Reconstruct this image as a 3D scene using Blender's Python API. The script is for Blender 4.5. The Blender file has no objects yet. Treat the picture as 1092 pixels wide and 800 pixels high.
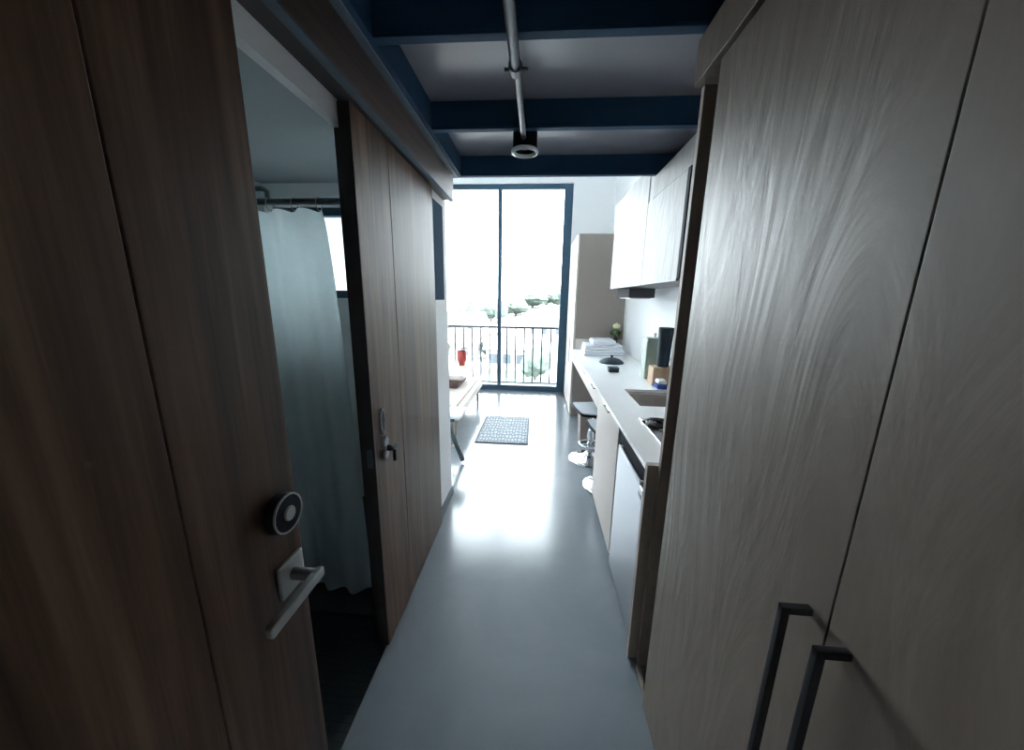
import bpy, bmesh, math, random
from mathutils import Vector, Matrix
random.seed(7)
S = bpy.context.scene
COL = S.collection
PI = math.pi

# ------------------------------------------------------------------ materials
def mat(name, color, rough=0.5, metal=0.0, spec=0.5, coat=0.0):
    m = bpy.data.materials.new(name); m.use_nodes = True
    b = m.node_tree.nodes['Principled BSDF']
    b.inputs['Base Color'].default_value = (*color, 1)
    b.inputs['Roughness'].default_value = rough
    b.inputs['Metallic'].default_value = metal
    b.inputs['Specular IOR Level'].default_value = spec
    b.inputs['Coat Weight'].default_value = coat
    return m

def nd(m, kind, **kw):
    n = m.node_tree.nodes.new(kind)
    for k, v in kw.items(): setattr(n, k, v)
    return n

def lk(m, a, b): m.node_tree.links.new(a, b)

def mapped(m, scale, rot=(0, 0, 0)):
    tc = nd(m, 'ShaderNodeTexCoord'); mp = nd(m, 'ShaderNodeMapping')
    mp.inputs['Scale'].default_value = scale; mp.inputs['Rotation'].default_value = rot
    lk(m, tc.outputs['Object'], mp.inputs['Vector'])
    return mp.outputs['Vector']

def noise(m, vec, scale, detail=5, rough=0.55, dist=0.0):
    n = nd(m, 'ShaderNodeTexNoise')
    n.inputs['Scale'].default_value = scale; n.inputs['Detail'].default_value = detail
    n.inputs['Roughness'].default_value = rough; n.inputs['Distortion'].default_value = dist
    lk(m, vec, n.inputs['Vector'])
    return n.outputs['Fac']

def ramp(m, fac, stops):
    r = nd(m, 'ShaderNodeValToRGB'); e = r.color_ramp.elements
    while len(e) < len(stops): e.new(0.5)
    for i, (p, c) in enumerate(stops):
        e[i].position = p; e[i].color = (*c, 1)
    lk(m, fac, r.inputs['Fac'])
    return r.outputs['Color']

def bump(m, height, strength, dist=0.01):
    b = nd(m, 'ShaderNodeBump')
    b.inputs['Strength'].default_value = strength; b.inputs['Distance'].default_value = dist
    lk(m, height, b.inputs['Height'])
    lk(m, b.outputs['Normal'], m.node_tree.nodes['Principled BSDF'].inputs['Normal'])

def bsdf(m): return m.node_tree.nodes['Principled BSDF']

def wood(name, dark, mid, light, rough=0.4, grain=1.0, bstr=0.12, spec=0.5, axis='z'):
    m = mat(name, mid, rough, spec=spec)
    sc = {'z': (9, 9, 0.55), 'y': (9, 0.55, 9)}[axis]
    sc2 = {'z': (60, 60, 1.6), 'y': (60, 1.6, 60)}[axis]
    f1 = noise(m, mapped(m, sc), 1.0 * grain, 6, 0.6, 1.2)
    f2 = noise(m, mapped(m, sc2), 1.0 * grain, 4, 0.6, 0.3)
    mx = nd(m, 'ShaderNodeMix'); mx.inputs[0].default_value = 0.35
    lk(m, f1, mx.inputs[2]); lk(m, f2, mx.inputs[3])
    c = ramp(m, mx.outputs[0], [(0.36, dark), (0.52, mid), (0.66, light)])
    lk(m, c, bsdf(m).inputs['Base Color'])
    bump(m, mx.outputs[0], bstr, 0.004)
    return m

M = {}
M['walnut'] = wood('dark_walnut', (0.030, 0.015, 0.0085), (0.110, 0.060, 0.035), (0.20, 0.118, 0.072), 0.44, spec=0.32)
M['walnut_edge'] = mat('dark_edge_band', (0.042, 0.036, 0.036), 0.5)
M['groove'] = mat('groove_black', (0.006, 0.005, 0.005), 0.8)
M['header'] = wood('header_walnut', (0.04, 0.025, 0.019), (0.085, 0.054, 0.042), (0.13, 0.088, 0.07), 0.45, axis='y')

def laminate(name, dark, light, rough, bs):
    m = mat(name, light, rough)
    v = mapped(m, (4.5, 4.5, 1.1))
    f1 = noise(m, v, 1.3, 4, 0.5, 3.2)
    f2 = noise(m, mapped(m, (90, 90, 3)), 1.0, 3, 0.6, 0.2)
    mx = nd(m, 'ShaderNodeMix'); mx.inputs[0].default_value = 0.2
    lk(m, f1, mx.inputs[2]); lk(m, f2, mx.inputs[3])
    lk(m, ramp(m, mx.outputs[0], [(0.32, dark), (0.66, light)]), bsdf(m).inputs['Base Color'])
    bump(m, f1, bs, 0.012)
    return m
M['laminate'] = laminate('grey_oak_laminate', (0.176, 0.142, 0.115), (0.222, 0.183, 0.152), 0.47, 0.20)
M['laminate_white'] = laminate('whitewashed_laminate', (0.155, 0.152, 0.149), (0.235, 0.232, 0.229), 0.55, 0.3)
M['cab'] = mat('cream_front', (0.55, 0.495, 0.455), 0.5)
M['taupe'] = mat('taupe_side', (0.26, 0.222, 0.20), 0.55)
M['brown_panel'] = wood('brown_end_panel', (0.30, 0.245, 0.205), (0.38, 0.315, 0.27), (0.44, 0.37, 0.32), 0.6)
M['toe'] = mat('toe_kick_dark', (0.05, 0.05, 0.05), 0.6)

# polished concrete
m = mat('polished_concrete', (0.3, 0.32, 0.33), 0.3); M['concrete'] = m
f1 = noise(m, mapped(m, (1, 1, 1)), 2.2, 8, 0.62, 0.6)
f2 = noise(m, mapped(m, (1, 1, 1)), 60, 3, 0.6)
lk(m, ramp(m, f1, [(0.25, (0.175, 0.20, 0.225)), (0.75, (0.225, 0.25, 0.275))]), bsdf(m).inputs['Base Color'])
rr = ramp(m, f1, [(0.25, (0.15,) * 3), (0.75, (0.20,) * 3)]); lk(m, rr, bsdf(m).inputs['Roughness'])
bump(m, f2, 0.05, 0.002)

# small dark hexagon-like mosaic in the bathroom
m = mat('dark_floor_tile', (0.03, 0.036, 0.042), 0.35); M['bath_tile'] = m
br = nd(m, 'ShaderNodeTexBrick')
br.inputs['Scale'].default_value = 9; br.inputs['Color1'].default_value = (0.022, 0.027, 0.033, 1)
br.inputs['Color2'].default_value = (0.03, 0.036, 0.042, 1); br.inputs['Mortar'].default_value = (0.012, 0.013, 0.015, 1)
br.inputs['Mortar Size'].default_value = 0.02
lk(m, mapped(m, (1, 1, 1)), br.inputs['Vector']); lk(m, br.outputs['Color'], bsdf(m).inputs['Base Color'])

def paint(name, c, rough=0.7):
    m = mat(name, c, rough, spec=0.3)
    bump(m, noise(m, mapped(m, (1, 1, 1)), 140, 3), 0.04, 0.002)
    return m
M['white'] = paint('white_paint', (0.86, 0.87, 0.88))
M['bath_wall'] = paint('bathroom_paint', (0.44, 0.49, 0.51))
M['deck'] = mat('grey_glossy_deck', (0.21, 0.215, 0.25), 0.25)
bump(M['deck'], noise(M['deck'], mapped(M['deck'], (1.5, 6, 1)), 2, 3), 0.08, 0.01)
M['navy'] = mat('navy_steel_paint', (0.020, 0.062, 0.118), 0.6, spec=0.15)
M['channel'] = mat('blue_grey_steel', (0.09, 0.12, 0.15), 0.5, spec=0.3)
M['frame'] = mat('window_frame_navy', (0.055, 0.105, 0.155), 0.6, spec=0.2)
M['rail'] = mat('railing_paint', (0.03, 0.04, 0.05), 0.7, spec=0.1)
M['post_blue'] = mat('blue_post_paint', (0.022, 0.066, 0.12), 0.85, spec=0.05)
M['hood'] = mat('hood_grey', (0.06, 0.06, 0.065), 0.9, spec=0.08)
M['matte_black'] = mat('matte_black', (0.014, 0.018, 0.026), 0.75, spec=0.1)
M['satin'] = mat('satin_bar', (0.42, 0.44, 0.47), 0.45, 0.2)
M['curb'] = mat('curb_tile', (0.05, 0.058, 0.065), 0.5)
M['black'] = mat('black_metal', (0.012, 0.013, 0.016), 0.4)
M['black_plastic'] = mat('black_plastic', (0.014, 0.016, 0.02), 0.35)
M['pipe'] = mat('grey_conduit', (0.17, 0.18, 0.20), 0.4, 0.4)
M['chrome'] = mat('chrome', (0.82, 0.84, 0.86), 0.12, 1.0)
M['steel'] = mat('brushed_nickel', (0.44, 0.43, 0.415), 0.32, 1.0)
m = mat('stainless_steel', (0.38, 0.40, 0.43), 0.34, 1.0); M['stainless'] = m
bump(m, noise(m, mapped(m, (4, 200, 2)), 1, 2), 0.04, 0.002)
M['ring_white'] = mat('white_lamp_ring', (0.75, 0.76, 0.78), 0.35)
M['lens'] = mat('lamp_lens', (0.55, 0.57, 0.6), 0.15)
M['quartz'] = mat('white_quartz', (0.88, 0.89, 0.90), 0.2)
bump(M['quartz'], noise(M['quartz'], mapped(M['quartz'], (1, 1, 1)), 30, 3), 0.02, 0.001)
M['sink'] = mat('sink_steel', (0.17, 0.145, 0.14), 0.5, 0.2)
M['cooktop'] = mat('cooktop_steel', (0.42, 0.43, 0.43), 0.3, 0.8)
M['coil'] = mat('burner_coil', (0.03, 0.03, 0.035), 0.5)
M['towel'] = mat('white_towel', (0.74, 0.76, 0.80), 0.95, spec=0.1)
bump(M['towel'], noise(M['towel'], mapped(M['towel'], (1, 1, 1)), 220, 3), 0.5, 0.004)
M['slate'] = mat('dark_slate_glaze', (0.025, 0.042, 0.055), 0.6, spec=0.2)
M['sage'] = mat('sage_green', (0.36, 0.44, 0.38), 0.5)
M['tan'] = wood('tan_wood', (0.38, 0.25, 0.15), (0.5, 0.34, 0.22), (0.58, 0.42, 0.28), 0.55)
M['blue'] = mat('blue_sponge', (0.02, 0.06, 0.30), 0.8)
M['plain_white'] = mat('plain_white', (0.8, 0.8, 0.8), 0.5)
M['seat'] = mat('pale_grey_vinyl', (0.42, 0.46, 0.50), 0.4)
M['bin'] = mat('brown_bin', (0.22, 0.17, 0.155), 0.6)
M['leaf'] = mat('leaf_green', (0.06, 0.11, 0.04), 0.6)
M['petal'] = mat('yellow_petal', (0.75, 0.74, 0.45), 0.7)
M['vase'] = mat('dark_vase', (0.05, 0.055, 0.05), 0.4)
M['cream'] = mat('cream_fabric', (0.72, 0.66, 0.62), 0.9, spec=0.1)
M['pillow'] = mat('grey_pillow', (0.52, 0.48, 0.47), 0.9, spec=0.1)
M['brown_fabric'] = mat('brown_fabric', (0.13, 0.085, 0.08), 0.9, spec=0.1)
M['pale_wood'] = wood('pale_wood', (0.55, 0.49, 0.43), (0.64, 0.58, 0.52), (0.70, 0.65, 0.6), 0.5, axis='y')
M['red'] = mat('red_glass', (0.42, 0.065, 0.06), 0.3)
M['yellow_top'] = mat('pale_yellow_top', (0.75, 0.66, 0.38), 0.45)
M['dark_leg'] = mat('dark_slate_leg', (0.03, 0.045, 0.055), 0.45)

# rug: woven geometric pattern
m = mat('patterned_rug', (0.3, 0.33, 0.36), 0.95, spec=0.05); M['rug'] = m
w1 = nd(m, 'ShaderNodeTexVoronoi', feature='DISTANCE_TO_EDGE'); w1.inputs['Scale'].default_value = 19
w1.inputs['Randomness'].default_value = 0.55
lk(m, mapped(m, (1.5, 0.6, 1)), w1.inputs['Vector'])
lk(m, ramp(m, w1.outputs['Distance'], [(0.06, (0.22, 0.25, 0.28)), (0.26, (0.50, 0.53, 0.56))]), bsdf(m).inputs['Base Color'])
M['rug_edge'] = mat('rug_binding', (0.17, 0.19, 0.21), 0.95)

# shower curtain: thin cloth
m = bpy.data.materials.new('curtain_cloth'); m.use_nodes = True; nt = m.node_tree; nt.nodes.clear()
out = nt.nodes.new('ShaderNodeOutputMaterial'); d = nt.nodes.new('ShaderNodeBsdfDiffuse'); t = nt.nodes.new('ShaderNodeBsdfTranslucent')
d.inputs['Color'].default_value = (0.52, 0.58, 0.59, 1); t.inputs['Color'].default_value = (0.55, 0.64, 0.66, 1)
mx = nt.nodes.new('ShaderNodeMixShader'); mx.inputs[0].default_value = 0.5
nt.links.new(d.outputs[0], mx.inputs[1]); nt.links.new(t.outputs[0], mx.inputs[2]); nt.links.new(mx.outputs[0], out.inputs[0])
M['curtain'] = m

# clear window glass (thin pane: transmits straight through, reflects by angle)
m = bpy.data.materials.new('window_glass'); m.use_nodes = True; nt = m.node_tree; nt.nodes.clear()
out = nt.nodes.new('ShaderNodeOutputMaterial'); tr = nt.nodes.new('ShaderNodeBsdfTransparent'); gl = nt.nodes.new('ShaderNodeBsdfGlossy')
gl.inputs['Roughness'].default_value = 0.02
tr.inputs['Color'].default_value = (0.96, 0.98, 0.98, 1)
fr = nt.nodes.new('ShaderNodeFresnel'); fr.inputs['IOR'].default_value = 1.35
mx = nt.nodes.new('ShaderNodeMixShader')
nt.links.new(fr.outputs[0], mx.inputs[0]); nt.links.new(tr.outputs[0], mx.inputs[1]); nt.links.new(gl.outputs[0], mx.inputs[2]); nt.links.new(mx.outputs[0], out.inputs[0])
M['glass'] = m
M['frost'] = mat('frosted_glass', (0.85, 0.9, 0.92), 0.5); bsdf(M['frost']).inputs['Transmission Weight'].default_value = 0.95

# outdoors
M['ground'] = mat('valley_ground', (0.24, 0.25, 0.22), 0.9)
lk(M['ground'], ramp(M['ground'], noise(M['ground'], mapped(M['ground'], (1, 1, 1)), 0.12, 6), [(0.35, (0.08, 0.10, 0.075)), (0.65, (0.22, 0.22, 0.21))]), bsdf(M['ground']).inputs['Base Color'])
M['tree'] = mat('tree_leaves', (0.10, 0.115, 0.10), 0.9, spec=0.1)
lk(M['tree'], ramp(M['tree'], noise(M['tree'], mapped(M['tree'], (1, 1, 1)), 1.2, 5), [(0.35, (0.06, 0.075, 0.07)), (0.7, (0.11, 0.13, 0.105))]), bsdf(M['tree']).inputs['Base Color'])
M['bark'] = mat('bark', (0.08, 0.065, 0.055), 0.9)
M['house'] = mat('house_wall', (0.3, 0.29, 0.28), 0.8)
M['roof'] = mat('house_roof', (0.16, 0.15, 0.155), 0.8)
M['roof_red'] = mat('house_roof_clay', (0.24, 0.17, 0.15), 0.8)
M['pane_dark'] = mat('dark_pane', (0.05, 0.06, 0.07), 0.2)

# ------------------------------------------------------------------ mesh helpers
class B:
    """collects shapes; build() links them as one mesh object"""
    def __init__(self): self.bm = bmesh.new()
    def _merge(self, t):
        me = bpy.data.meshes.new('t'); t.to_mesh(me); t.free(); self.bm.from_mesh(me); bpy.data.meshes.remove(me)
    def box(self, x0, x1, y0, y1, z0, z1, bev=0.0, rot=None, seg=2):
        t = bmesh.new(); bmesh.ops.create_cube(t, size=1)
        c = Vector(((x0 + x1) / 2, (y0 + y1) / 2, (z0 + z1) / 2))
        for v in t.verts: v.co = Vector((v.co.x * (x1 - x0), v.co.y * (y1 - y0), v.co.z * (z1 - z0)))
        if bev > 0: bmesh.ops.bevel(t, geom=list(t.edges), offset=bev, segments=seg, affect='EDGES', profile=0.5)
        for v in t.verts:
            if rot is not None: v.co = rot @ v.co
            v.co += c
        self._merge(t); return self
    def cyl(self, p0, p1, r, r1=None, seg=24, bev=0.0):
        p0, p1 = Vector(p0), Vector(p1); r1 = r if r1 is None else r1
        t = bmesh.new(); L = (p1 - p0).length
        bmesh.ops.create_cone(t, cap_ends=True, segments=seg, radius1=r, radius2=r1, depth=L)
        if bev > 0:
            ed = [e for e in t.edges if abs(e.verts[0].co.z - e.verts[1].co.z) < 1e-6]
            bmesh.ops.bevel(t, geom=ed, offset=bev, segments=2, affect='EDGES')
        q = Vector((0, 0, 1)).rotation_difference((p1 - p0).normalized()); mid = (p0 + p1) / 2
        for v in t.verts: v.co = q @ v.co + mid
        self._merge(t); return self
    def lathe(self, prof, cx, cy, seg=32):
        t = bmesh.new(); rings = []
        for r, z in prof:
            if r < 1e-6: rings.append([t.verts.new((cx, cy, z))])
            else: rings.append([t.verts.new((cx + r * math.cos(2 * PI * i / seg), cy + r * math.sin(2 * PI * i / seg), z)) for i in range(seg)])
        for a, b in zip(rings, rings[1:]):
            for i in range(seg):
                j = (i + 1) % seg
                f = [a[0], b[j], b[i]] if len(a) == 1 and len(b) > 1 else ([a[i], a[j], b[0]] if len(b) == 1 and len(a) > 1 else [a[i], a[j], b[j], b[i]])
                if len(set(f)) >= 3: t.faces.new(f)
        bmesh.ops.recalc_face_normals(t, faces=list(t.faces))
        self._merge(t); return self
    def tube(self, pts, r, seg=10, closed=False):
        pts = [Vector(p) for p in pts]; t = bmesh.new(); rings = []; n = len(pts); up = None
        for i, p in enumerate(pts):
            a = pts[(i - 1) % n] if (closed or i > 0) else p
            b = pts[(i + 1) % n] if (closed or i < n - 1) else p
            d = (b - a).normalized()
            if up is None: up = d.orthogonal().normalized()
            up = (up - d * up.dot(d)).normalized(); s = d.cross(up)
            rr = r[i] if isinstance(r, (list, tuple)) else r
            rings.append([t.verts.new(p + up * rr * math.cos(2 * PI * k / seg) + s * rr * math.sin(2 * PI * k / seg)) for k in range(seg)])
        for i in range(n if closed else n - 1):
            A, Bq = rings[i], rings[(i + 1) % n]
            for k in range(seg): t.faces.new([A[k], A[(k + 1) % seg], Bq[(k + 1) % seg], Bq[k]])
        if not closed: t.faces.new(rings[0][::-1]); t.faces.new(rings[-1])
        bmesh.ops.recalc_face_normals(t, faces=list(t.faces))
        self._merge(t); return self
    def blob(self, c, rad, sub=3, wob=0.0, sq=1.0):
        t = bmesh.new(); bmesh.ops.create_icosphere(t, subdivisions=sub, radius=1)
        for v in t.verts:
            n = v.co.normalized()
            k = 1 + wob * (math.sin(n.x * 7 + c[0] * 3) * math.sin(n.y * 6 + c[1]) + 0.6 * math.sin(n.z * 9 + c[2] * 2) + random.uniform(-.35, .35))
            q = Vector([math.copysign(abs(a) ** sq, a) for a in n])
            v.co = Vector((q.x * rad[0] * k, q.y * rad[1] * k, q.z * rad[2] * k)) + Vector(c)
        self._merge(t); return self
    def poly(self, pts, faces):
        t = bmesh.new(); vs = [t.verts.new(p) for p in pts]
        for f in faces: t.faces.new([vs[i] for i in f])
        bmesh.ops.recalc_face_normals(t, faces=list(t.faces)); self._merge(t); return self
    def build(self, name, m, parent=None, smooth=True):
        me = bpy.data.meshes.new(name); bmesh.ops.recalc_face_normals(self.bm, faces=list(self.bm.faces))
        self.bm.to_mesh(me); self.bm.free()
        o = bpy.data.objects.new(name, me); COL.objects.link(o)
        me.materials.append(M[m] if isinstance(m, str) else m)
        if smooth:
            for p in me.polygons: p.use_smooth = True
            me.set_sharp_from_angle(angle=math.radians(50))
            wn = o.modifiers.new('weighted', 'WEIGHTED_NORMAL'); wn.keep_sharp = True; wn.weight = 80
        if parent is not None:
            o.parent = parent
            o.matrix_parent_inverse = Matrix.Identity(4)
            q = parent; off = Vector((0, 0, 0))
            while q is not None: off += q.location; q = q.parent
            for v in me.vertices: v.co -= off
        return o

def thing(name, loc, label, cat, group=None):
    o = bpy.data.objects.new(name, None); COL.objects.link(o); o.location = loc
    o.empty_display_size = 0.05
    return tag(o, label, cat, group)

def tag(o, label, cat, group=None):
    o['label'] = label; o['category'] = cat
    if group: o['group'] = group
    return o

def struct(o):
    o['kind'] = 'structure'; return o

def sroot(name, loc):
    o = bpy.data.objects.new(name, None); COL.objects.link(o); o.location = loc; o.empty_display_size = 0.05
    return struct(o)

def box(name, m, x0, x1, y0, y1, z0, z1, bev=0.0, parent=None):
    return B().box(x0, x1, y0, y1, z0, z1, bev).build(name, m, parent)

def sbox(name, m, *a, **k): return struct(box(name, m, *a, **k))

def copy_tree(o, parent=None):
    c = o.copy(); COL.objects.link(c)
    if parent is not None: c.parent = parent
    for ch in [q for q in bpy.data.objects if q.parent == o]: copy_tree(ch, c)
    return c

# ------------------------------------------------------------------ the setting
XL, XR = -2.30, 1.05          # living room left and right walls
YB, YW = -1.10, 5.60          # wall behind, window wall (inner face)
ZC = 3.45                     # living room ceiling
ZD = 2.352                     # underside of the loft deck

b = B().box(-0.62, XR + .15, YB - .15, YW + .25, -0.12, 0).box(XL - .15, -0.62, 2.43, YW + .25, -0.12, 0)
struct(b.build('floor', 'concrete'))
sbox('floor_bathroom', 'bath_tile', XL - .15, -0.62, YB - .15, 2.43, -0.12, -0.001)
sbox('wall_right', 'white', XR, XR + .15, YB, YW, 0, ZC)
sbox('wall_back', 'white', -0.68, XR + .15, YB - .15, YB, 0, ZD)
b = B().box(-0.68, -0.65, YB, 0.42, 0, 2.235)                                 # hall / bathroom partition, with the doorway
b.box(-0.68, -0.65, 0.42, 1.26, 2.03, 2.235).box(-0.68, -0.65, 1.26, 2.07, 0, 2.235)
b.box(-0.68, -0.63, 2.07, 2.43, 0, 1.48).box(-0.68, -0.63, 2.34, 2.43, 1.48, 2.05).box(-0.68, -0.63, 2.07, 2.43, 2.05, 2.235)
struct(b.build('wall_hall', 'white'))
b = B().box(XL, -0.68, 2.33, 2.43, 0, 1.48).box(XL, -0.68, 2.33, 2.43, 2.05, ZD).box(XL, -1.75, 2.33, 2.43, 1.48, 2.05)
struct(b.build('wall_bathroom', 'white'))
sbox('wall_left', 'white', XL - .15, XL, 2.43, YW, 0, ZC)
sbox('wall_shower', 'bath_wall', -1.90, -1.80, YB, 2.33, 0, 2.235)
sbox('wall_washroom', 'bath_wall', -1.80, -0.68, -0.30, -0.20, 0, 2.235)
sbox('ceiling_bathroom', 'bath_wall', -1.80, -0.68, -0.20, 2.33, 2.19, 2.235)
b = B().box(0.45, XR + .15, YW, YW + .2, 0, ZC).box(XL - .15, 0.45, YW, YW + .2, 3.135, ZC).box(XL - .15, XL + .05, YW, YW + .2, 0, 3.135)
struct(b.build('wall_window', 'white'))
sbox('ceiling', 'white', XL - .15, XR + .15, 2.36, YW + .2, ZC, ZC + .12)
sbox('wall_loft', 'white', XL, XR, 2.30, 2.40, ZD + .06, ZC)
b = B().box(-0.645, XR, YB, 2.42, ZD, ZD + .05)
struct(b.build('ceiling_loft', 'deck'))
sbox('baseboard_hall', 'channel', -0.63, -0.618, 2.07, 2.442, 0, 0.07, 0.002)
sbox('trim_1', 'walnut_edge', -0.682, -0.648, 1.235, 1.26, 0, 2.03, 0.002)         # dark door lining of the bathroom

# window wall
win = sroot('window_1', (-0.9, YW + .06, 0))
y0, y1 = YW + .03, YW + .11
fr = B().box(0.325, 0.45, y0, y1, 0, 3.135, .004).box(XL + .05, 0.325, y0, y1, 3.07, 3.135, .004).box(XL + .05, 0.325, y0 - .02, y1, 0, 0.085, .004)
fr.box(XL + .05, XL + .12, y0, y1, .085, 3.07, .004)
for xm in (-0.625, -1.55): fr.box(xm - .03, xm + .03, y0, y1, 0.085, 3.07, .004)
fr.build('window_frame', 'frame', win)
for xa, xb in ((XL + .12, -1.58), (-1.52, -0.655), (-0.595, 0.325)):
    box('glass_pane', 'glass', xa, xb, YW + .066, YW + .072, .085, 3.07, parent=win)
# bathroom clerestory window facing the living room
w2 = sroot('window_2', (-1.2, 2.38, 1.48))
B().box(-0.66, -0.624, 2.095, 2.338, 1.48, 2.05, .003).build('corner_post', 'post_blue', w2)
fb = B()                                                  # corner post
fb.box(-1.75, -0.68, 2.35, 2.41, 1.48, 1.53, .003).box(-1.75, -0.68, 2.35, 2.41, 2.0, 2.05, .003).box(-1.75, -1.70, 2.35, 2.41, 1.53, 2.0, .003)
fb.build('window_frame', 'frame', w2)
box('glass_pane', 'glass', -1.70, -0.68, 2.378, 2.384, 1.53, 2.0, parent=w2)

# loft steelwork
bl = ['navy steel ceiling beam nearest the camera, dark above the hall',
      'navy steel ceiling beam in the middle, just before the black spotlight',
      'navy steel beam closing the loft ceiling edge before the tall window']
for (ya, yb), lab in zip(((1.185, 1.22), (1.765, 1.80), (2.385, 2.42)), bl):
    t = thing('ceiling_beam', (0, (ya + yb) / 2, 2.24), lab, 'beam', 'navy steel beams under the loft')
    box('bottom_flange', 'navy', -0.511, XR - .003, ya, yb, 2.24, 2.252, .002, t)
    box('web', 'navy', -0.511, XR - .003, ya + .0, ya + .02, 2.252, ZD, .0, t)
t = thing('side_channel', (-.55, .7, 2.24), 'long blue grey steel channel along the left ceiling edge above brown header', 'beam')
box('bottom_flange', 'channel', -0.605, -0.535, YB + .02, 2.42, 2.238, 2.25, .002, t)
box('web', 'navy', -0.532, -0.512, YB + .02, 2.42, 2.24, ZD, 0, t)

# ceiling conduit with spotlight
t = thing('conduit_pipe', (-.09, .8, 2.2), 'grey conduit pipe running along the ceiling to the black spotlight', 'pipe')
B().tube([(-0.098, YB + .05, 2.218), (-0.098, 1.31, 2.218)], 0.0165, 14).build('pipe_thick', 'pipe', t)
B().tube([(-0.094, 1.30, 2.218), (-0.094, 1.80, 2.218)], 0.012, 14).build('pipe_thin', 'pipe', t)
cb = B().cyl((-.098, 1.285, 2.218), (-.098, 1.325, 2.218), .022, seg=16, bev=.003).cyl((-.135, 1.315, 2.218), (-.06, 1.315, 2.218), .006, seg=10)
cb.build('coupling', 'pipe', t)
t = thing('spotlight', (-.09, 1.87, 2.16), 'black cylinder spotlight with white ring at the end of conduit', 'lamp')
B().lathe([(0.0, 2.30), (0.056, 2.30), (0.058, 2.296), (0.058, 2.180), (0.051, 2.180), (0.047, 2.225), (0.0, 2.225)], -.09, 1.865).build('lamp_body', 'matte_black', t)
B().lathe([(0.050, 2.188), (0.064, 2.188), (0.066, 2.181), (0.063, 2.174), (0.055, 2.171), (0.050, 2.176), (0.050, 2.188)], -.09, 1.865).build('ring', 'ring_white', t)
B().lathe([(0.0, 2.190), (0.012, 2.192), (0.021, 2.198), (0.025, 2.226), (0.0, 2.226)], -.09, 1.865).build('lens', 'lens', t)
B().cyl((-.09, 1.865, 2.29), (-.09, 1.865, ZD), .03).build('mount', 'black', t)

# header box over the sliding door
t = thing('door_header', (-.6, .9, 2.09), 'long brown wooden header box over the sliding bathroom door', 'header')
box('header_board', 'header', -0.585, -0.56, YB + .02, 2.37, 2.092, 2.236, .002, t)
B().box(-0.649, -0.585, YB + .02, 2.065, 2.096, 2.236).box(-0.628, -0.585, 2.065, 2.37, 2.096, 2.236).build('track_cover', 'walnut_edge', t)
box('edge_strip', 'channel', -0.587, -0.557, YB + .02, 2.371, 2.086, 2.094, .001, t)

# ------------------------------------------------------------------ sliding bathroom door (door_2)
d2 = sroot('door_2', (-.62, 1.6, 0)); d2['label'] = 'brown wooden sliding bathroom door with pull and lock'
sl = B().box(-0.645, -0.605, 1.20, 1.475, 0.012, 2.088, .001).box(-0.645, -0.605, 1.4785, 2.06, 0.012, 2.088, .002).box(-0.64, -0.609, 1.45, 1.5, .013, 2.087)
sl.build('door_panel', 'walnut', d2)
# recessed pull: oval ring plate with dark slot
pr = B(); ring = []
for k in range(32):
    a = 2 * PI * k / 32; ring.append((-0.602, 1.272 + .015 * math.cos(a), 1.016 + (.048 + .0) * math.sin(a)))
pr.tube(ring, .0055, 8, closed=True)
pp = pr.build('pull_ring', 'satin', d2)
sp = B(); pts = [(-0.6035, 1.272 + .013 * math.cos(2 * PI * k / 24), 1.016 + .046 * math.sin(2 * PI * k / 24)) for k in range(24)]
sp.poly([(x, y, z) for x, y, z in pts] + [(x - .0035, y, z) for x, y, z in pts], [list(range(24)), list(range(24, 48))] + [[i, (i + 1) % 24, 24 + (i + 1) % 24, 24 + i] for i in range(24)])
sp.build('pull_recess', 'black', d2)
lock = B().cyl((-.605, 1.283, .925), (-.594, 1.283, .925), .021, seg=24, bev=.002).cyl((-.605, 1.283, .872), (-.594, 1.283, .872), .019, seg=24, bev=.002).build('lock_rose', 'satin', d2)
B().box(-.594, -.574, 1.277, 1.289, .888, .912, .002).cyl((-.59, 1.283, .90), (-.566, 1.283, .90), .007, seg=12).box(-.572, -.563, 1.27, 1.315, .893, .907, .003).build('thumb_turn', 'black', d2)
B().box(-.58, -.566, 1.295, 1.312, .835, .888, .005).build('latch_tab', 'black_plastic', d2)
box('edge_band', 'walnut_edge', -0.6448, -0.6058, 1.1985, 1.2002, .013, 2.087, 0, d2)
box('strike_plate', 'pipe', -.638, -.614, 1.1975, 1.1995, .85, .925, .0005, d2)

# ------------------------------------------------------------------ entry door (door_1), open against the left
d1 = sroot('door_1', (-.49, .15, 0)); d1['label'] = 'dark walnut entry door standing open with keypad lock and lever'
XF = -0.47; YE = 0.595
B().box(XF - .045, XF, 0.3875, YE, .012, 2.20, .0015).box(XF - .045, XF, -.33, .3845, .012, 2.20, .0015).box(XF - .04, XF - .006, .36, .42, .013, 2.199).build('door_panel', 'walnut', d1)
yb, zb = .545, 1.106
lk_ = B().cyl((XF, yb, zb), (XF + .020, yb, zb), .0365, .0350, seg=48, bev=.002).build('deadbolt_body', 'black', d1)
B().lathe([(.0335, 0), (.0368, 0), (.0365, .003), (.0335, .003), (.0335, 0)], 0, 0, 48).build('bezel', 'steel', lk_)
bz = [c for c in COL.objects if c.name == 'bezel'][0]
def orient_x(o, p):                # turn a lathe made around z so that its axis points along +x at p (local to parents)
    q = o.parent; off = Vector((0, 0, 0))
    while q is not None: off += q.location; q = q.parent
    R = Matrix.Rotation(PI / 2, 4, 'Y')
    for v in o.data.vertices: v.co = (R @ (v.co + off)) + Vector(p) - off
orient_x(bz, (XF + .020, yb, zb))
B().cyl((XF + .018, yb, zb), (XF + .0225, yb, zb), .0335, seg=40, bev=.001).build('dial_face', 'matte_black', lk_)
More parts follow.
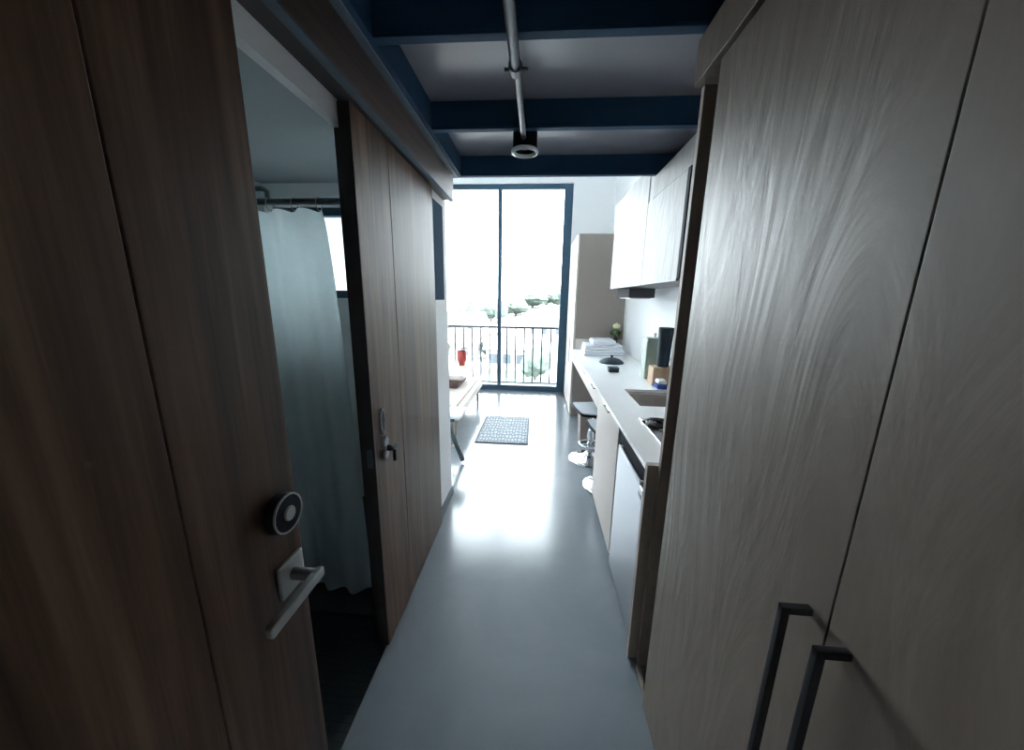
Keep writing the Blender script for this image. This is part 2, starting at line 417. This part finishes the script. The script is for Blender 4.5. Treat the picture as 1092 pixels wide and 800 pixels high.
B().cyl((XF + .022, yb, zb), (XF + .027, yb, zb), 0.0140, 0.0130, seg=32, bev=.001).build('centre_button', 'steel', lk_)
lv = bpy.data.objects.new('lever_handle', None); COL.objects.link(lv); lv.parent = d1; lv.location = (.02, .40, .967)
yl, zl = .553, .968
box('rose_plate', 'steel', XF, XF + .009, yl - .033, yl + .031, zl - .034, zl + .034, .003, lv)
B().cyl((XF + .009, yl, zl), (XF + .058, yl, zl), .0115, seg=24).build('spindle', 'steel', lv)
B().box(XF + .048, XF + .064, yl - .125, yl + .014, zl - .010, zl + .010, .004).build('lever', 'steel', lv)

# ------------------------------------------------------------------ wardrobe on the right
wd = thing('wardrobe', (.75, .5, 0), 'tall grey oak laminate wardrobe filling the right side with black bar handles', 'wardrobe')
hy = {0: (.482,), 1: (.413,)}
for i, (ya, yb) in enumerate(((.4512, 1.05), (-.30, .4485))):
    dr = B().box(.43, .452, ya, yb, .03, 2.085, .0012).build('door', 'laminate', wd)
    yh = hy[i][0]
    hb = B().box(.385, .397, yh - .006, yh + .006, .60, 1.045, .0015).box(.385, .43, yh - .006, yh + .006, 1.033, 1.045, .0015).box(.385, .43, yh - .006, yh + .006, .60, .612, .0015)
    hb.build('bar_handle', 'black', dr)
box('side_panel', 'brown_panel', .462, XR - .004, 1.218, 1.24, 0.0, 2.115, .001, wd)
box('divider', 'groove', .46, 1.0, .44, .46, .05, 2.08, 0, wd)
box('back_panel', 'taupe', XR - .03, XR - .004, YB + .2, 1.216, .0, 2.115, 0, wd)
box('fascia', 'laminate', .44, XR - .004, YB + .2, 1.245, 2.12, 2.237, .002, wd)
box('toe_kick', 'taupe', .448, .46, YB + .2, 1.2, 0, .028, 0, wd)

# ------------------------------------------------------------------ kitchen run
ct = thing('kitchen_counter', (.75, 2.9, .86), 'long white quartz counter along the right wall from fridge to tall cabinet', 'counter')
sx0, sx1, sy0, sy1 = .62, .95, 2.06, 2.46
tb = B()
for a in ((.43, sx0, 1.28, 4.447), (sx1, XR - .002, 1.28, 4.447), (sx0, sx1, 1.28, sy0), (sx0, sx1, sy1, 4.447)): tb.box(*a, .86, .88)
tb.build('worktop', 'quartz', ct)
sk = B().box(sx0 - .01, sx1 + .01, sy0 - .01, sy1 + .01, .70, .712).box(sx0 - .012, sx0, sy0 - .01, sy1 + .01, .71, .862).box(sx1, sx1 + .012, sy0 - .01, sy1 + .01, .71, .862)
sk.box(sx0 - .01, sx1 + .01, sy0 - .012, sy0, .71, .862).box(sx0 - .01, sx1 + .01, sy1, sy1 + .012, .71, .862)
t = thing('sink', (.785, 2.26, .70), 'square steel sink set into the white counter', 'sink')
sk.build('sink_basin', 'sink', t)
B().lathe([(0, .7121), (.034, .7121), (.038, .715), (.034, .718), (.02, .714), (0, .714)], .785, 2.26, 24).build('drain', 'steel', t)
tag(box('end_splash', 'cream', .47, XR - .004, 4.432, 4.447, .881, 1.01, .002), 'pale upright splash strip at the end of the white counter below taupe cabinet side', 'splashback')

ep = tag(box('kitchen_divider', 'brown_panel', .425, XR - .004, 1.246, 1.274, 0, .895, .002), 'brown end panel of the kitchen run beside the small fridge', 'panel')

fg = thing('mini_fridge', (.72, 1.53, 0), 'small stainless steel fridge with black top under the white counter', 'fridge')
box('cabinet', 'matte_black', .475, XR - .05, 1.283, 1.772, .03, .835, .006, fg)
box('door', 'stainless', .44, .47, 1.290, 1.765, .035, .745, .006, fg)
box('control_strip', 'matte_black', .445, .47, 1.288, 1.767, .75, .832, .004, fg)
B().box(.425, .437, 1.32, 1.70, .768, .782, .004).box(.425, .45, 1.325, 1.345, .768, .782, .003).box(.425, .45, 1.675, 1.695, .768, .782, .003).build('handle', 'satin', fg)
box('badge', 'pipe', .4385, .441, 1.33, 1.37, .70, .72, .0005, fg)
for (xx, yy) in ((.5, 1.32), (.5, 1.74), (.95, 1.32), (.95, 1.74)): B().cyl((xx, yy, 0), (xx, yy, .031), .018, seg=14).build('foot', 'black', fg)

bc = thing('base_cabinet', (.75, 2.1, 0), 'cream base cabinet with one door between the fridge and stools', 'cabinet')
box('carcass', 'cab', .462, XR - .004, 1.78, 2.03, .08, .70, .001, bc)
B().box(.462, XR - .004, 1.78, 1.80, .08, .858).box(.462, XR - .004, 2.42, 2.44, .08, .858).box(.462, XR - .004, 1.80, 2.42, .08, .10).box(XR - .02, XR - .004, 1.80, 2.42, .1, .69).build('sides', 'cab', bc)
dr = box('door', 'cab', .44, .46, 1.782, 2.44, .08, .858, .002, bc)
def pull(y, parent, z=.846):
    B().box(.424, .431, y - .075, y + .075, z - .004, z + .004, .0015).cyl((.428, y - .06, z), (.44, y - .06, z), .004, seg=10).cyl((.428, y + .06, z), (.44, y + .06, z), .004, seg=10).build('pull', 'black', parent)
pull(2.09, dr)
box('toe_kick', 'toe', .50, .51, 1.785, 2.44, 0, .08, 0, bc)

for i, (ya, yb, lab) in enumerate(((2.442, 3.10, 'cream drawer unit under the counter nearest the base cabinet'),
                                   (3.104, 3.77, 'cream drawer unit under the counter in the middle over the stools'),
                                   (3.774, 4.445, 'cream drawer unit under the counter beside the tall cabinet'))):
    t = thing('desk_drawer_unit', (.7, (ya + yb) / 2, .74), lab, 'drawer', 'cream drawers under the counter')
    B().box(.462, XR - .01, ya + .002, ya + .016, .735, .860).box(.462, XR - .003, yb - .016, yb - .002, .735, .860).box(.462, XR - .01, ya + .016, yb - .016, .735, .745).build('carcass', 'cab', t)
    d_ = box('drawer_front', 'cab', .44, .46, ya + .001, yb - .001, .735, .858, .002, t)
    pull((2.65, 3.20, 3.95)[i], d_)

tc = thing('tall_cabinet', (.75, 4.9, 0), 'tall cream cabinet with taupe side between counter and window', 'cabinet')
box('carcass', 'taupe', .462, XR - .004, 4.45, 5.40, .0, 2.25, .001, tc)
for ya, yb, yh in ((4.45, 4.925, 4.72), (4.93, 5.40, None)):
    d_ = box('door', 'cab', .44, .461, ya, yb, .02, 2.25, .002, tc)
    if yh: B().box(.418, .428, yh - .006, yh + .006, .67, 1.14, .002).box(.418, .44, yh - .006, yh + .006, .67, .682, .002).box(.418, .44, yh - .006, yh + .006, 1.128, 1.14, .002).build('bar_handle', 'steel', d_)

uc = thing('upper_cabinet', (.86, 2.7, 1.59), 'whitewashed wall cabinet run above the counter on the right', 'cabinet')
box('carcass', 'laminate_white', .702, XR - .004, 1.86, 3.55, 1.60, 2.10, .001, uc)
box('door', 'laminate_white', .68, .70, 1.875, 2.497, 1.595, 2.108, .0015, uc)
box('door', 'laminate_white', .68, .70, 2.503, 3.55, 1.595, 2.34, .0015, uc)
B().box(.684, .70, 1.79, 2.42, 2.112, 2.238).box(.684, .70, 2.422, 2.501, 2.112, 2.34).build('filler', 'laminate_white', uc)
box('top_box', 'laminate_white', .702, XR - .004, 2.5, 3.55, 2.10, 2.34, .001, uc)
box('side_panel', 'laminate_white', .678, XR - .004, 1.79, 1.822, 1.595, 2.11, .001, uc)
box('edge_pull', 'matte_black', .674, .715, 1.826, 1.858, 1.605, 2.105, .001, uc)

hd = thing('range_hood', (.9, 3.0, 1.5), 'dark grey slim hood mounted under the far end of upper cabinets', 'hood')
box('hood_body', 'hood', .74, .95, 3.05, 3.50, 1.515, 1.592, .004, hd)
box('filter', 'steel', .76, .93, 3.09, 3.46, 1.508, 1.516, .002, hd)

# cooktop
ck = thing('cooktop', (.67, 1.67, .88), 'steel cooktop plate with a black coil burner on the counter', 'cooktop')
box('plate', 'cooktop', .55, .92, 1.48, 1.82, .88, .888, .003, ck)
for cx_, cy_ in ((.625, 1.72), (.82, 1.60)):
    sp = []
    for k in range(90):
        a = 2 * PI * k / 22; r = .018 + .055 * k / 90; sp.append((cx_ + r * math.cos(a), cy_ + r * math.sin(a), .898))
    B().tube(sp, .005, 8).build('burner_coil', 'coil', ck)
    B().lathe([(.0, .889), (.075, .889), (.09, .893), (.088, .896), (.072, .892), (.0, .891)], cx_, cy_).build('drip_pan', 'chrome', ck)

# ------------------------------------------------------------------ things on the counter
for i, (x0, x1, ya, yb, za, zb, lab) in enumerate(((.515, .955, 3.92, 4.28, .88, .945, 'white folded towel at the bottom of the stack on the counter'),
                                                   (.525, .945, 3.93, 4.27, .946, .995, 'white folded towel in the middle of the stack on the counter'),
                                                   (.605, .875, 3.94, 4.25, .996, 1.055, 'small white folded towel on top of the stack on the counter'))):
    t = B(); n = 1 if i == 2 else 2
    for k in range(n):
        h = (zb - za) / n; t.box(x0 + .006 * (k % 2), x1 - .006 * ((k + 1) % 2), ya + .004 * k, yb, za + k * h, za + (k + 1) * h - .0005, h * .46, seg=4)
    tag(t.build('folded_towel', 'towel'), lab, 'towel', 'folded towels on the counter')
t = thing('domed_lid', (.74, 3.52, .88), 'dark domed lid lying on the white counter before the folded towels', 'lid')
B().lathe([(0, .8805), (.118, .8805), (.122, .886), (.112, .896), (.08, .918), (.04, .93), (0, .933)], .74, 3.52).build('dome', 'slate', t)
B().lathe([(0, .93), (.012, .931), (.010, .942), (.018, .948), (.014, .955), (0, .956)], .74, 3.52, 20).build('knob', 'slate', t)
t = thing('trinket_box', (.665, 3.07, .88), 'small dark square box on the white counter beside the domed lid', 'box')
box('box_body', 'slate', .622, .708, 3.03, 3.11, .88, .908, .004, t)
box('box_lid', 'slate', .62, .71, 3.028, 3.112, .909, .922, .004, t)
t = thing('green_canister', (.91, 2.86, .88), 'pale sage green upright canister standing by the wall on the counter', 'canister')
box('body', 'sage', .852, .972, 2.80, 2.92, .88, 1.195, .012, t)
box('lid', 'sage', .856, .968, 2.804, 2.916, 1.1955, 1.207, .004, t)
B().lathe([(0, 1.207), (.012, 1.207), (.008, 1.222), (.014, 1.238), (.008, 1.248), (0, 1.249)], .925, 2.86, 20).build('knob', 'ring_white', t)
t = tag(box('wooden_box', 'tan', .85, 1.01, 2.59, 2.71, .88, 1.015, .004), 'tan wooden box on the counter under the black jug', 'box')
t = thing('black_jug', (.93, 2.65, 1.016), 'tall black jug with white handle standing on the tan wooden box', 'jug')
B().lathe([(0, 1.016), (.036, 1.016), (.041, 1.022), (.052, 1.275), (.0535, 1.28), (.0535, 1.30), (.049, 1.305), (0, 1.306)], .933, 2.65).build('body', 'slate', t)
B().tube([(.985, 2.63, 1.275), (1.012, 2.62, 1.262), (1.016, 2.617, 1.22), (1.0, 2.622, 1.10), (.972, 2.635, 1.07)], .008, 10).build('handle', 'plain_white', t)
t = thing('sponge', (.89, 2.51, .88), 'blue sponge with white top lying behind the sink', 'sponge')
box('sponge_base', 'blue', .855, .925, 2.485, 2.575, .88, .912, .006, t)
box('scrub_top', 'plain_white', .862, .922, 2.488, 2.572, .9125, .945, .010, t)
t = thing('flower_vase', (.94, 4.34, .88), 'dark vase with one pale yellow flower behind the towels', 'vase')
B().lathe([(0, .88), (.025, .88), (.034, .91), (.036, .96), (.02, 1.03), (.018, 1.06), (.015, 1.06), (.016, 1.03), (0, 1.0)], .94, 4.36, 24).build('vase_body', 'vase', t)
B().tube([(.94, 4.36, 1.0), (.94, 4.358, 1.1), (.942, 4.355, 1.17)], .004, 8).build('stem', 'leaf', t)
fl = B()
for k in range(9):
    a = 2 * PI * k / 9; fl.blob((.942 + .022 * math.cos(a), 4.352 + .022 * math.sin(a), 1.185), (.022, .022, .03), 2, .05)
fl.blob((.942, 4.352, 1.195), (.02, .02, .03), 2); fl.build('petals', 'petal', t)
lf = B()
for k in range(5):
    a = 2 * PI * k / 5 + .4
    p = Vector((.94 + .04 * math.cos(a), 4.357 + .04 * math.sin(a), 1.105)); lf.blob(p, (.02 + .012 * abs(math.cos(a)), .02 + .012 * abs(math.sin(a)), .035), 2, .05)
lf.build('leaves', 'leaf', t)

# ------------------------------------------------------------------ bar stools
def stool(loc, lab, rz):
    t = thing('bar_stool', (0, 0, 0), lab, 'stool', 'chrome stools under the counter')
    B().lathe([(0, 0), (.19, 0), (.192, .006), (.18, .014), (.12, .026), (.06, .045), (.038, .075), (.032, .08), (0, .08)], 0, 0, 48).build('base', 'chrome', t)
    B().cyl((0, 0, .08), (0, 0, .30), .028, seg=24).cyl((0, 0, .295), (0, 0, .49), .019, seg=24).build('column', 'chrome', t)
    ring = [(.0 + .10 * math.cos(a), .0 + .10 * math.sin(a), .16) for a in [2 * PI * k / 32 for k in range(32)]]
    B().tube(ring, .009, 8, closed=True).box(-.10, .10, -.008, .008, .153, .167, .003).build('footrest', 'chrome', t)
    # saddle seat, raised towards its left edge
    nx, ny = 16, 12; pts = []; fc = []
    for j in range(ny + 1):
        for i in range(nx + 1):
            u, v = -1 + 2 * i / nx, -1 + 2 * j / ny
            z = .508 + .012 * (u * u + v * v) * .5
            r = 1 - .09 * (abs(u) ** 4 * abs(v) ** 4)
            pts.append((.15 * u * r, .19 * v * r, z))
    n = len(pts); pts += [(x, y, z - .03) for x, y, z in pts]
    for j in range(ny):
        for i in range(nx):
            a = j * (nx + 1) + i; q = [a, a + 1, a + nx + 2, a + nx + 1]; fc.append(q); fc.append([k + n for k in q[::-1]])
    bd = [i for i in range(nx + 1)] + [j * (nx + 1) + nx for j in range(1, ny + 1)] + [ny * (nx + 1) + i for i in range(nx - 1, -1, -1)] + [j * (nx + 1) for j in range(ny - 1, 0, -1)]
    st = B().poly(pts, fc).build('seat', 'seat', t)
    rim = B().tube([(pts[i][0] * 1.01, pts[i][1] * 1.01, pts[i][2] - .018) for i in bd], .011, 8, closed=True).build('seat_rim', 'matte_black', t)
    B().box(-.09, .09, -.09, .09, .476, .49, .003).build('seat_plate', 'black', t)
    t.location = loc; t.rotation_euler.z = rz
    return t
s1 = stool((.525, 3.16, 0), 'grey flat seat chrome stool farther from camera under the counter', .18)
s2 = copy_tree(s1); s2.location = (.600, 2.67, 0); s2['label'] = 'chrome based stool mostly hidden behind the cream base cabinet'

t = thing('waste_bin', (.55, 3.55, 0), 'brown narrow waste bin on the floor behind the chrome stool', 'bin')
B().poly([(.47, 3.45, 0), (.64, 3.45, 0), (.64, 3.65, 0), (.47, 3.65, 0), (.452, 3.44, .40), (.66, 3.44, .40), (.66, 3.66, .40), (.452, 3.66, .40),
          (.465, 3.452, .40), (.647, 3.452, .40), (.647, 3.648, .40), (.465, 3.648, .40), (.48, 3.46, .02), (.63, 3.46, .02), (.63, 3.64, .02), (.48, 3.64, .02)],
         [[0, 1, 2, 3], [0, 1, 5, 4], [1, 2, 6, 5], [2, 3, 7, 6], [3, 0, 4, 7], [4, 5, 9, 8], [5, 6, 10, 9], [6, 7, 11, 10], [7, 4, 8, 11],
          [8, 9, 13, 12], [9, 10, 14, 13], [10, 11, 15, 14], [11, 8, 12, 15], [12, 13, 14, 15]]).build('bin_body', 'bin', t, smooth=False)
rim = [(.452, 3.44, .402), (.66, 3.44, .402), (.66, 3.66, .402), (.452, 3.66, .402)]
B().tube(rim, .007, 8, closed=True).build('rim', 'black', t)

# ------------------------------------------------------------------ rug
t = thing('rug', (-.35, 3.85, 0), 'small grey patterned rug on the floor in front of the window', 'rug')
box('rug_field', 'rug', -.615, -.09, 3.45, 4.25, .001, .011, .003, t)
B().box(-.635, -.614, 3.43, 4.27, .001, .012, .003).box(-.091, -.07, 3.43, 4.27, .001, .012, .003).box(-.614, -.091, 3.43, 3.451, .001, .012, .003).box(-.614, -.091, 4.249, 4.27, .001, .012, .003).build('rug_border', 'rug_edge', t)

# ------------------------------------------------------------------ daybed and around
db = thing('daybed', (-1.3, 4.2, 0), 'low pale wood daybed with white mattress by the left wall', 'daybed')
B().box(-.85, -.80, 3.46, 5.0, .22, .325, .006).box(-1.75, -1.70, 3.46, 5.0, .22, .325, .006).box(-1.70, -.85, 3.46, 3.51, .22, .325, .006).box(-1.70, -.85, 4.95, 5.0, .22, .325, .006).box(-1.70, -.85, 3.51, 4.95, .22, .235).build('frame', 'pale_wood', db)
for (xx, yy) in ((-.86, 3.53), (-.86, 4.93), (-1.69, 3.53), (-1.69, 4.93)):
    B().cyl((xx, yy, 0), (xx, yy, .221), .016, .024, seg=16).build('leg', 'brown_panel', db)
B().box(-1.69, -.86, 3.52, 4.94, .236, .37, .03, seg=3).build('mattress', 'cream', db)
tag(B().box(-1.55, -.97, 4.20, 4.70, .371, .478, .035, seg=3).build('seat_cushion', 'brown_fabric'), 'brown cushion lying on the daybed under the cream cushion', 'cushion', 'cushions on the daybed')
tag(B().box(-1.56, -.90, 4.19, 4.80, .479, .545, .032, seg=3).build('seat_cushion', 'cream'), 'cream cushion on top of the brown cushion on the daybed', 'cushion', 'cushions on the daybed')
tag(B().box(-.24, .24, -.06, .06, -.18, .18, .055, rot=Matrix.Rotation(.5, 3, 'Y') @ Matrix.Rotation(-.3, 3, 'X'), seg=4).build('throw_pillow', 'pillow'), 'grey throw pillow leaning on the cream cushion of the daybed', 'pillow')
COL.objects['throw_pillow'].location = (-1.45, 4.6, .82)

xs = thing('folding_stool', (-.9, 3.1, 0), 'folding stool with dark crossed legs and pale seat near the wall end', 'stool')
for yy in (2.96, 3.18):
    def bar(p, q, w, name, m):
        p, q = Vector(p), Vector(q); d = (q - p); a = math.atan2(d.z, d.x)
        o = B().box(-d.length / 2, d.length / 2, -.011, .011, -w, w, .004).build(name, m)
        for v in o.data.vertices: v.co = Matrix.Rotation(-a, 3, 'Y') @ v.co + (p + q) / 2 - xs.location
        o.parent = xs
    if yy < 3: bar((-.655, yy, .022), (-.80, yy, .40), .019, 'leg', 'dark_leg'); bar((-1.08, yy + .026, .022), (-.70, yy + .026, .17), .012, 'brace', 'pale_wood')
    else: bar((-1.12, yy, .022), (-.86, yy, .40), .019, 'leg', 'dark_leg')
    bar((-1.15, yy, .022), (-1.05, yy, .40), .019, 'leg', 'dark_leg')
for yy in (2.96, 3.18): box('seat_rail', 'dark_leg', -1.14, -.73, yy - .015, yy + .015, .395, .425, .006, xs)
B().box(-1.16, -.66, 2.935, 3.22, .426, .462, .017, seg=3).build('seat', 'towel', xs)

st = thing('side_table', (-1.07, 5.2, 0), 'small side table with pale yellow round top by the window', 'table')
B().lathe([(0, .462), (.15, .462), (.155, .467), (.155, .478), (.15, .482), (0, .482)], -1.08, 5.2, 40).build('tabletop', 'yellow_top', st)
for k in range(3):
    a = 2 * PI * k / 3 + .3
    B().cyl((-1.08 + .13 * math.cos(a), 5.2 + .13 * math.sin(a), 0), (-1.08 + .09 * math.cos(a), 5.2 + .09 * math.sin(a), .463), .011, seg=12).build('leg', 'dark_leg', st)
t = thing('red_lantern', (-1.12, 5.18, .482), 'red glass lantern standing on the yellow side table', 'lantern')
B().lathe([(0, .483), (.045, .483), (.05, .49), (.05, .52), (.066, .54), (.07, .60), (.07, .70), (.066, .705), (.06, .70), (.06, .55), (.0, .53)], -1.145, 5.2, 28).build('body', 'red', t)

# ------------------------------------------------------------------ bathroom contents
cr = thing('curtain_rod', (-1.3, 1.47, 1.86), 'grey shower curtain rod across the bathroom with bent bracket', 'rod')
B().cyl((-1.80, 1.47, 1.867), (-.68, 1.47, 1.867), .0125, seg=16).build('rod', 'pipe', cr)
B().tube([(-1.28, 1.47, 1.877), (-1.28, 1.47, 1.904), (-1.265, 1.47, 1.916), (-1.13, 1.47, 1.916), (-1.113, 1.47, 1.904), (-1.113, 1.47, 1.877)], .010, 10).build('bracket', 'pipe', cr)
for xx in (-.69, -1.80): B().cyl((xx, 1.47, 1.867), (xx + .01, 1.47, 1.867), .03, seg=20).build('flange', 'steel', cr)
sc = thing('shower_curtain', (-1.3, 1.47, 1.0), 'pale translucent shower curtain hanging in folds in the bathroom', 'curtain')
nu, nv = 160, 40; pts = []; fc = []
for j in range(nv + 1):
    v = j / nv; z = 1.840 - 1.828 * v
    xr = -.893 + .082 * v ** .6
    for i in range(nu + 1):
        u = i / nu; x = -1.78 + (xr + 1.78) * u
        am = .012 + .008 * v
        y = 1.472 + am * math.sin(u * 46 + .7 * math.sin(v * 2)) + .010 * math.sin(u * 17 + 1.3 + v)
        zz = z - (.012 * (1 - v) ** 6 * (1 - abs(math.cos(u * 24))))
        pts.append((x, y, zz))
for j in range(nv):
    for i in range(nu):
        a = j * (nu + 1) + i; fc.append([a, a + 1, a + nu + 2, a + nu + 1])
B().poly(pts, fc).build('cloth', 'curtain', sc)
for k in range(9):
    x = -1.74 + k * .105
    ring = [(x, 1.47 + .021 * math.cos(a), 1.857 + .026 * math.sin(a)) for a in [2 * PI * q / 16 for q in range(16)]]
    B().tube(ring, .002, 6, closed=True).build('curtain_ring', 'steel', sc)
tag(B().box(-1.795, -.685, 1.335, 1.432, 0, .014, .003).build('shower_curb', 'curb'), 'low dark shower curb on the bathroom floor before the curtain', 'curb')

# ------------------------------------------------------------------ balcony rail outside the window
rl = thing('balcony_railing', (-.9, 5.95, 0), 'dark metal balcony railing with thin bars outside the tall window', 'railing')
YR = 5.92
box('top_rail', 'rail', XL - .1, .62, YR - .02, YR + .02, .995, 1.03, .003, rl)
box('bottom_rail', 'rail', XL - .1, .62, YR - .012, YR + .012, .05, .075, .003, rl)
x = XL
while x < .6:
    box('baluster', 'rail', x - .011, x + .011, YR - .009, YR + .009, .075, .995, 0, rl); x += .148
for xx in (XL - .08, .6): box('post', 'rail', xx - .018, xx + .018, YR - .018, YR + .018, -.02, .995, .002, rl)
sbox('balcony_slab', 'white', XL - .3, 1.2, YW + .252, 6.05, -.2, -.02)

# ------------------------------------------------------------------ valley outside
def hz(x, y):       # terrain height
    a = max(0, min(1, (y - 75) / 80)); b = max(0, min(1, (x + 28) / 28))
    return -9 + 7.5 * a * a * (3 - 2 * a) * b + .3 * math.sin(x * .15) * math.sin(y * .11)
n = 40; pts = []; fc = []
for j in range(n + 1):
    for i in range(n + 1):
        X = -140 + 220 * i / n; Y = 8 + 252 * j / n; pts.append((X, Y, hz(X, Y)))
for j in range(n):
    for i in range(n):
        a = j * (n + 1) + i; fc.append([a, a + 1, a + n + 2, a + n + 1])
struct(B().poly(pts, fc).build('hillside', 'ground'))
def tree(x, y, top, w, lab, wob=.12):
    z = hz(x, y); h = (top - z) / 1.0; t = thing('tree', (x, y, z), lab, 'tree', 'trees outside the window')
    B().cyl((x, y, z - .3), (x, y, z + h * .5), w * .07, w * .04, seg=10).build('trunk', 'bark', t)
    c = B()
    for k in range(7):
        a = k * 2.4; r = w * .28 * (k > 0)
        c.blob((x + r * math.cos(a), y + r * math.sin(a), z + h * (.42 + .09 * (k % 4))), (w * .34, w * .34, h * .31), 3, wob)
    c.build('crown', 'tree', t)
for a in ((-.2, 45, -4.5, 3.2, 'round green tree nearest the balcony railing on the right'),
          (-7.6, 62, -4.6, 4.2, 'green tree just left of the middle window bar below the horizon'),
          (-25, 122, .6, 5, 'pale distant tree standing leftmost on the skyline'),
          (-17, 126, 1.2, 6.5, 'broad distant tree left of the middle window bar on the skyline'),
          (-11.6, 112, 1.0, 3.4, 'narrow distant tree close to the middle window bar'),
          (-8.5, 132, .8, 8, 'wide distant tree at the left foot of the hill'),
          (-2.6, 145, 4.2, 11, 'broad tree crowning the hill behind the right pane'),
          (3.5, 168, 5.0, 11, 'dense tree on the hill nearest the right window frame'),
          (10, 150, 6.0, 9, 'dense tree on the hill partly behind the right window frame'),
          (-10.5, 97, -3.8, 4.5, 'small tree among the houses below the hill')):
    tree(*a)
def house(x, y, w, d, h, lab, roof='roof'):
    z = hz(x, y) - .3; t = thing('house', (x, y, z), lab, 'house', 'houses outside the window')
    box('walls', 'house', x - w / 2, x + w / 2, y - d / 2, y + d / 2, z, z + h, 0, t)
    e = .5; zt = z + h
    B().poly([(x - w / 2 - e, y - d / 2 - e, zt), (x + w / 2 + e, y - d / 2 - e, zt), (x + w / 2 + e, y + d / 2 + e, zt), (x - w / 2 - e, y + d / 2 + e, zt), (x - w / 2 - e, y, zt + d * .28), (x + w / 2 + e, y, zt + d * .28)],
             [[0, 1, 2, 3], [0, 1, 5, 4], [2, 3, 4, 5], [0, 4, 3], [1, 2, 5]]).build('roof', roof, t, smooth=False)
    for k in range(3):
        xx = x - w / 2 + w * (k + .5) / 3
        box('window', 'pane_dark', xx - .6, xx + .6, y - d / 2 - .05, y - d / 2 + .02, z + h * .4, z + h * .8, 0, t)
for a in ((-9.5, 32, 7, 6, 3.2, 'pale house below the railing left of the middle window bar'),
          (-4.4, 53, 6, 6, 3.4, 'pale house behind the round tree seen through the railing'),
          (-15, 60, 9, 7, 3.5, 'white house far left beyond the railing', 'roof_red'),
          (-22, 90, 16, 9, 4.5, 'long pale building under the leftmost skyline trees'),
          (-6.5, 75, 9, 7, 3.5, 'small pale house in the middle of the valley', 'roof_red'),
          (1.5, 90, 10, 8, 4, 'pale house at the foot of the hill by the right frame')):
    house(*a)

# ------------------------------------------------------------------ light, camera, view
w = bpy.data.worlds.new('overcast_sky'); S.world = w; w.use_nodes = True
bg = w.node_tree.nodes['Background']
bg.inputs['Color'].default_value = (0.87, 0.945, 1.0, 1)
bg.inputs['Strength'].default_value = 7.0

def cam_axes():
    cx, cy = 546, 400; vd = (575, 318); vv = (519, 2100)
    f = math.sqrt(-((vd[0] - cx) * (vv[0] - cx) + (vd[1] - cy) * (vv[1] - cy)))
    d = Vector((vd[0] - cx, cy - vd[1], -f)).normalized()
    u = -Vector((vv[0] - cx, cy - vv[1], -f)).normalized(); u = (u - d * d.dot(u)).normalized()
    r = d.cross(u)
    return f, Matrix((r, d, u))
f, R3 = cam_axes()
cd = bpy.data.cameras.new('camera'); cam = bpy.data.objects.new('camera', cd); COL.objects.link(cam)
cd.sensor_width = 36; cd.lens = f / 1092 * 36; cd.clip_start = .02; cd.clip_end = 1000
cam.matrix_world = Matrix.Translation((0, 0, 1.5)) @ R3.to_4x4()
S.camera = cam

S.view_settings.view_transform = 'Standard'; S.view_settings.look = 'None'
S.view_settings.gamma = 1; S.view_settings.use_curve_mapping = False
S.view_settings.exposure = 1.70
S.cycles.max_bounces = 16; S.cycles.diffuse_bounces = 10; S.cycles.glossy_bounces = 6
S.cycles.transparent_max_bounces = 12
S.cycles.sample_clamp_indirect = 12
S.cycles.use_denoising = True
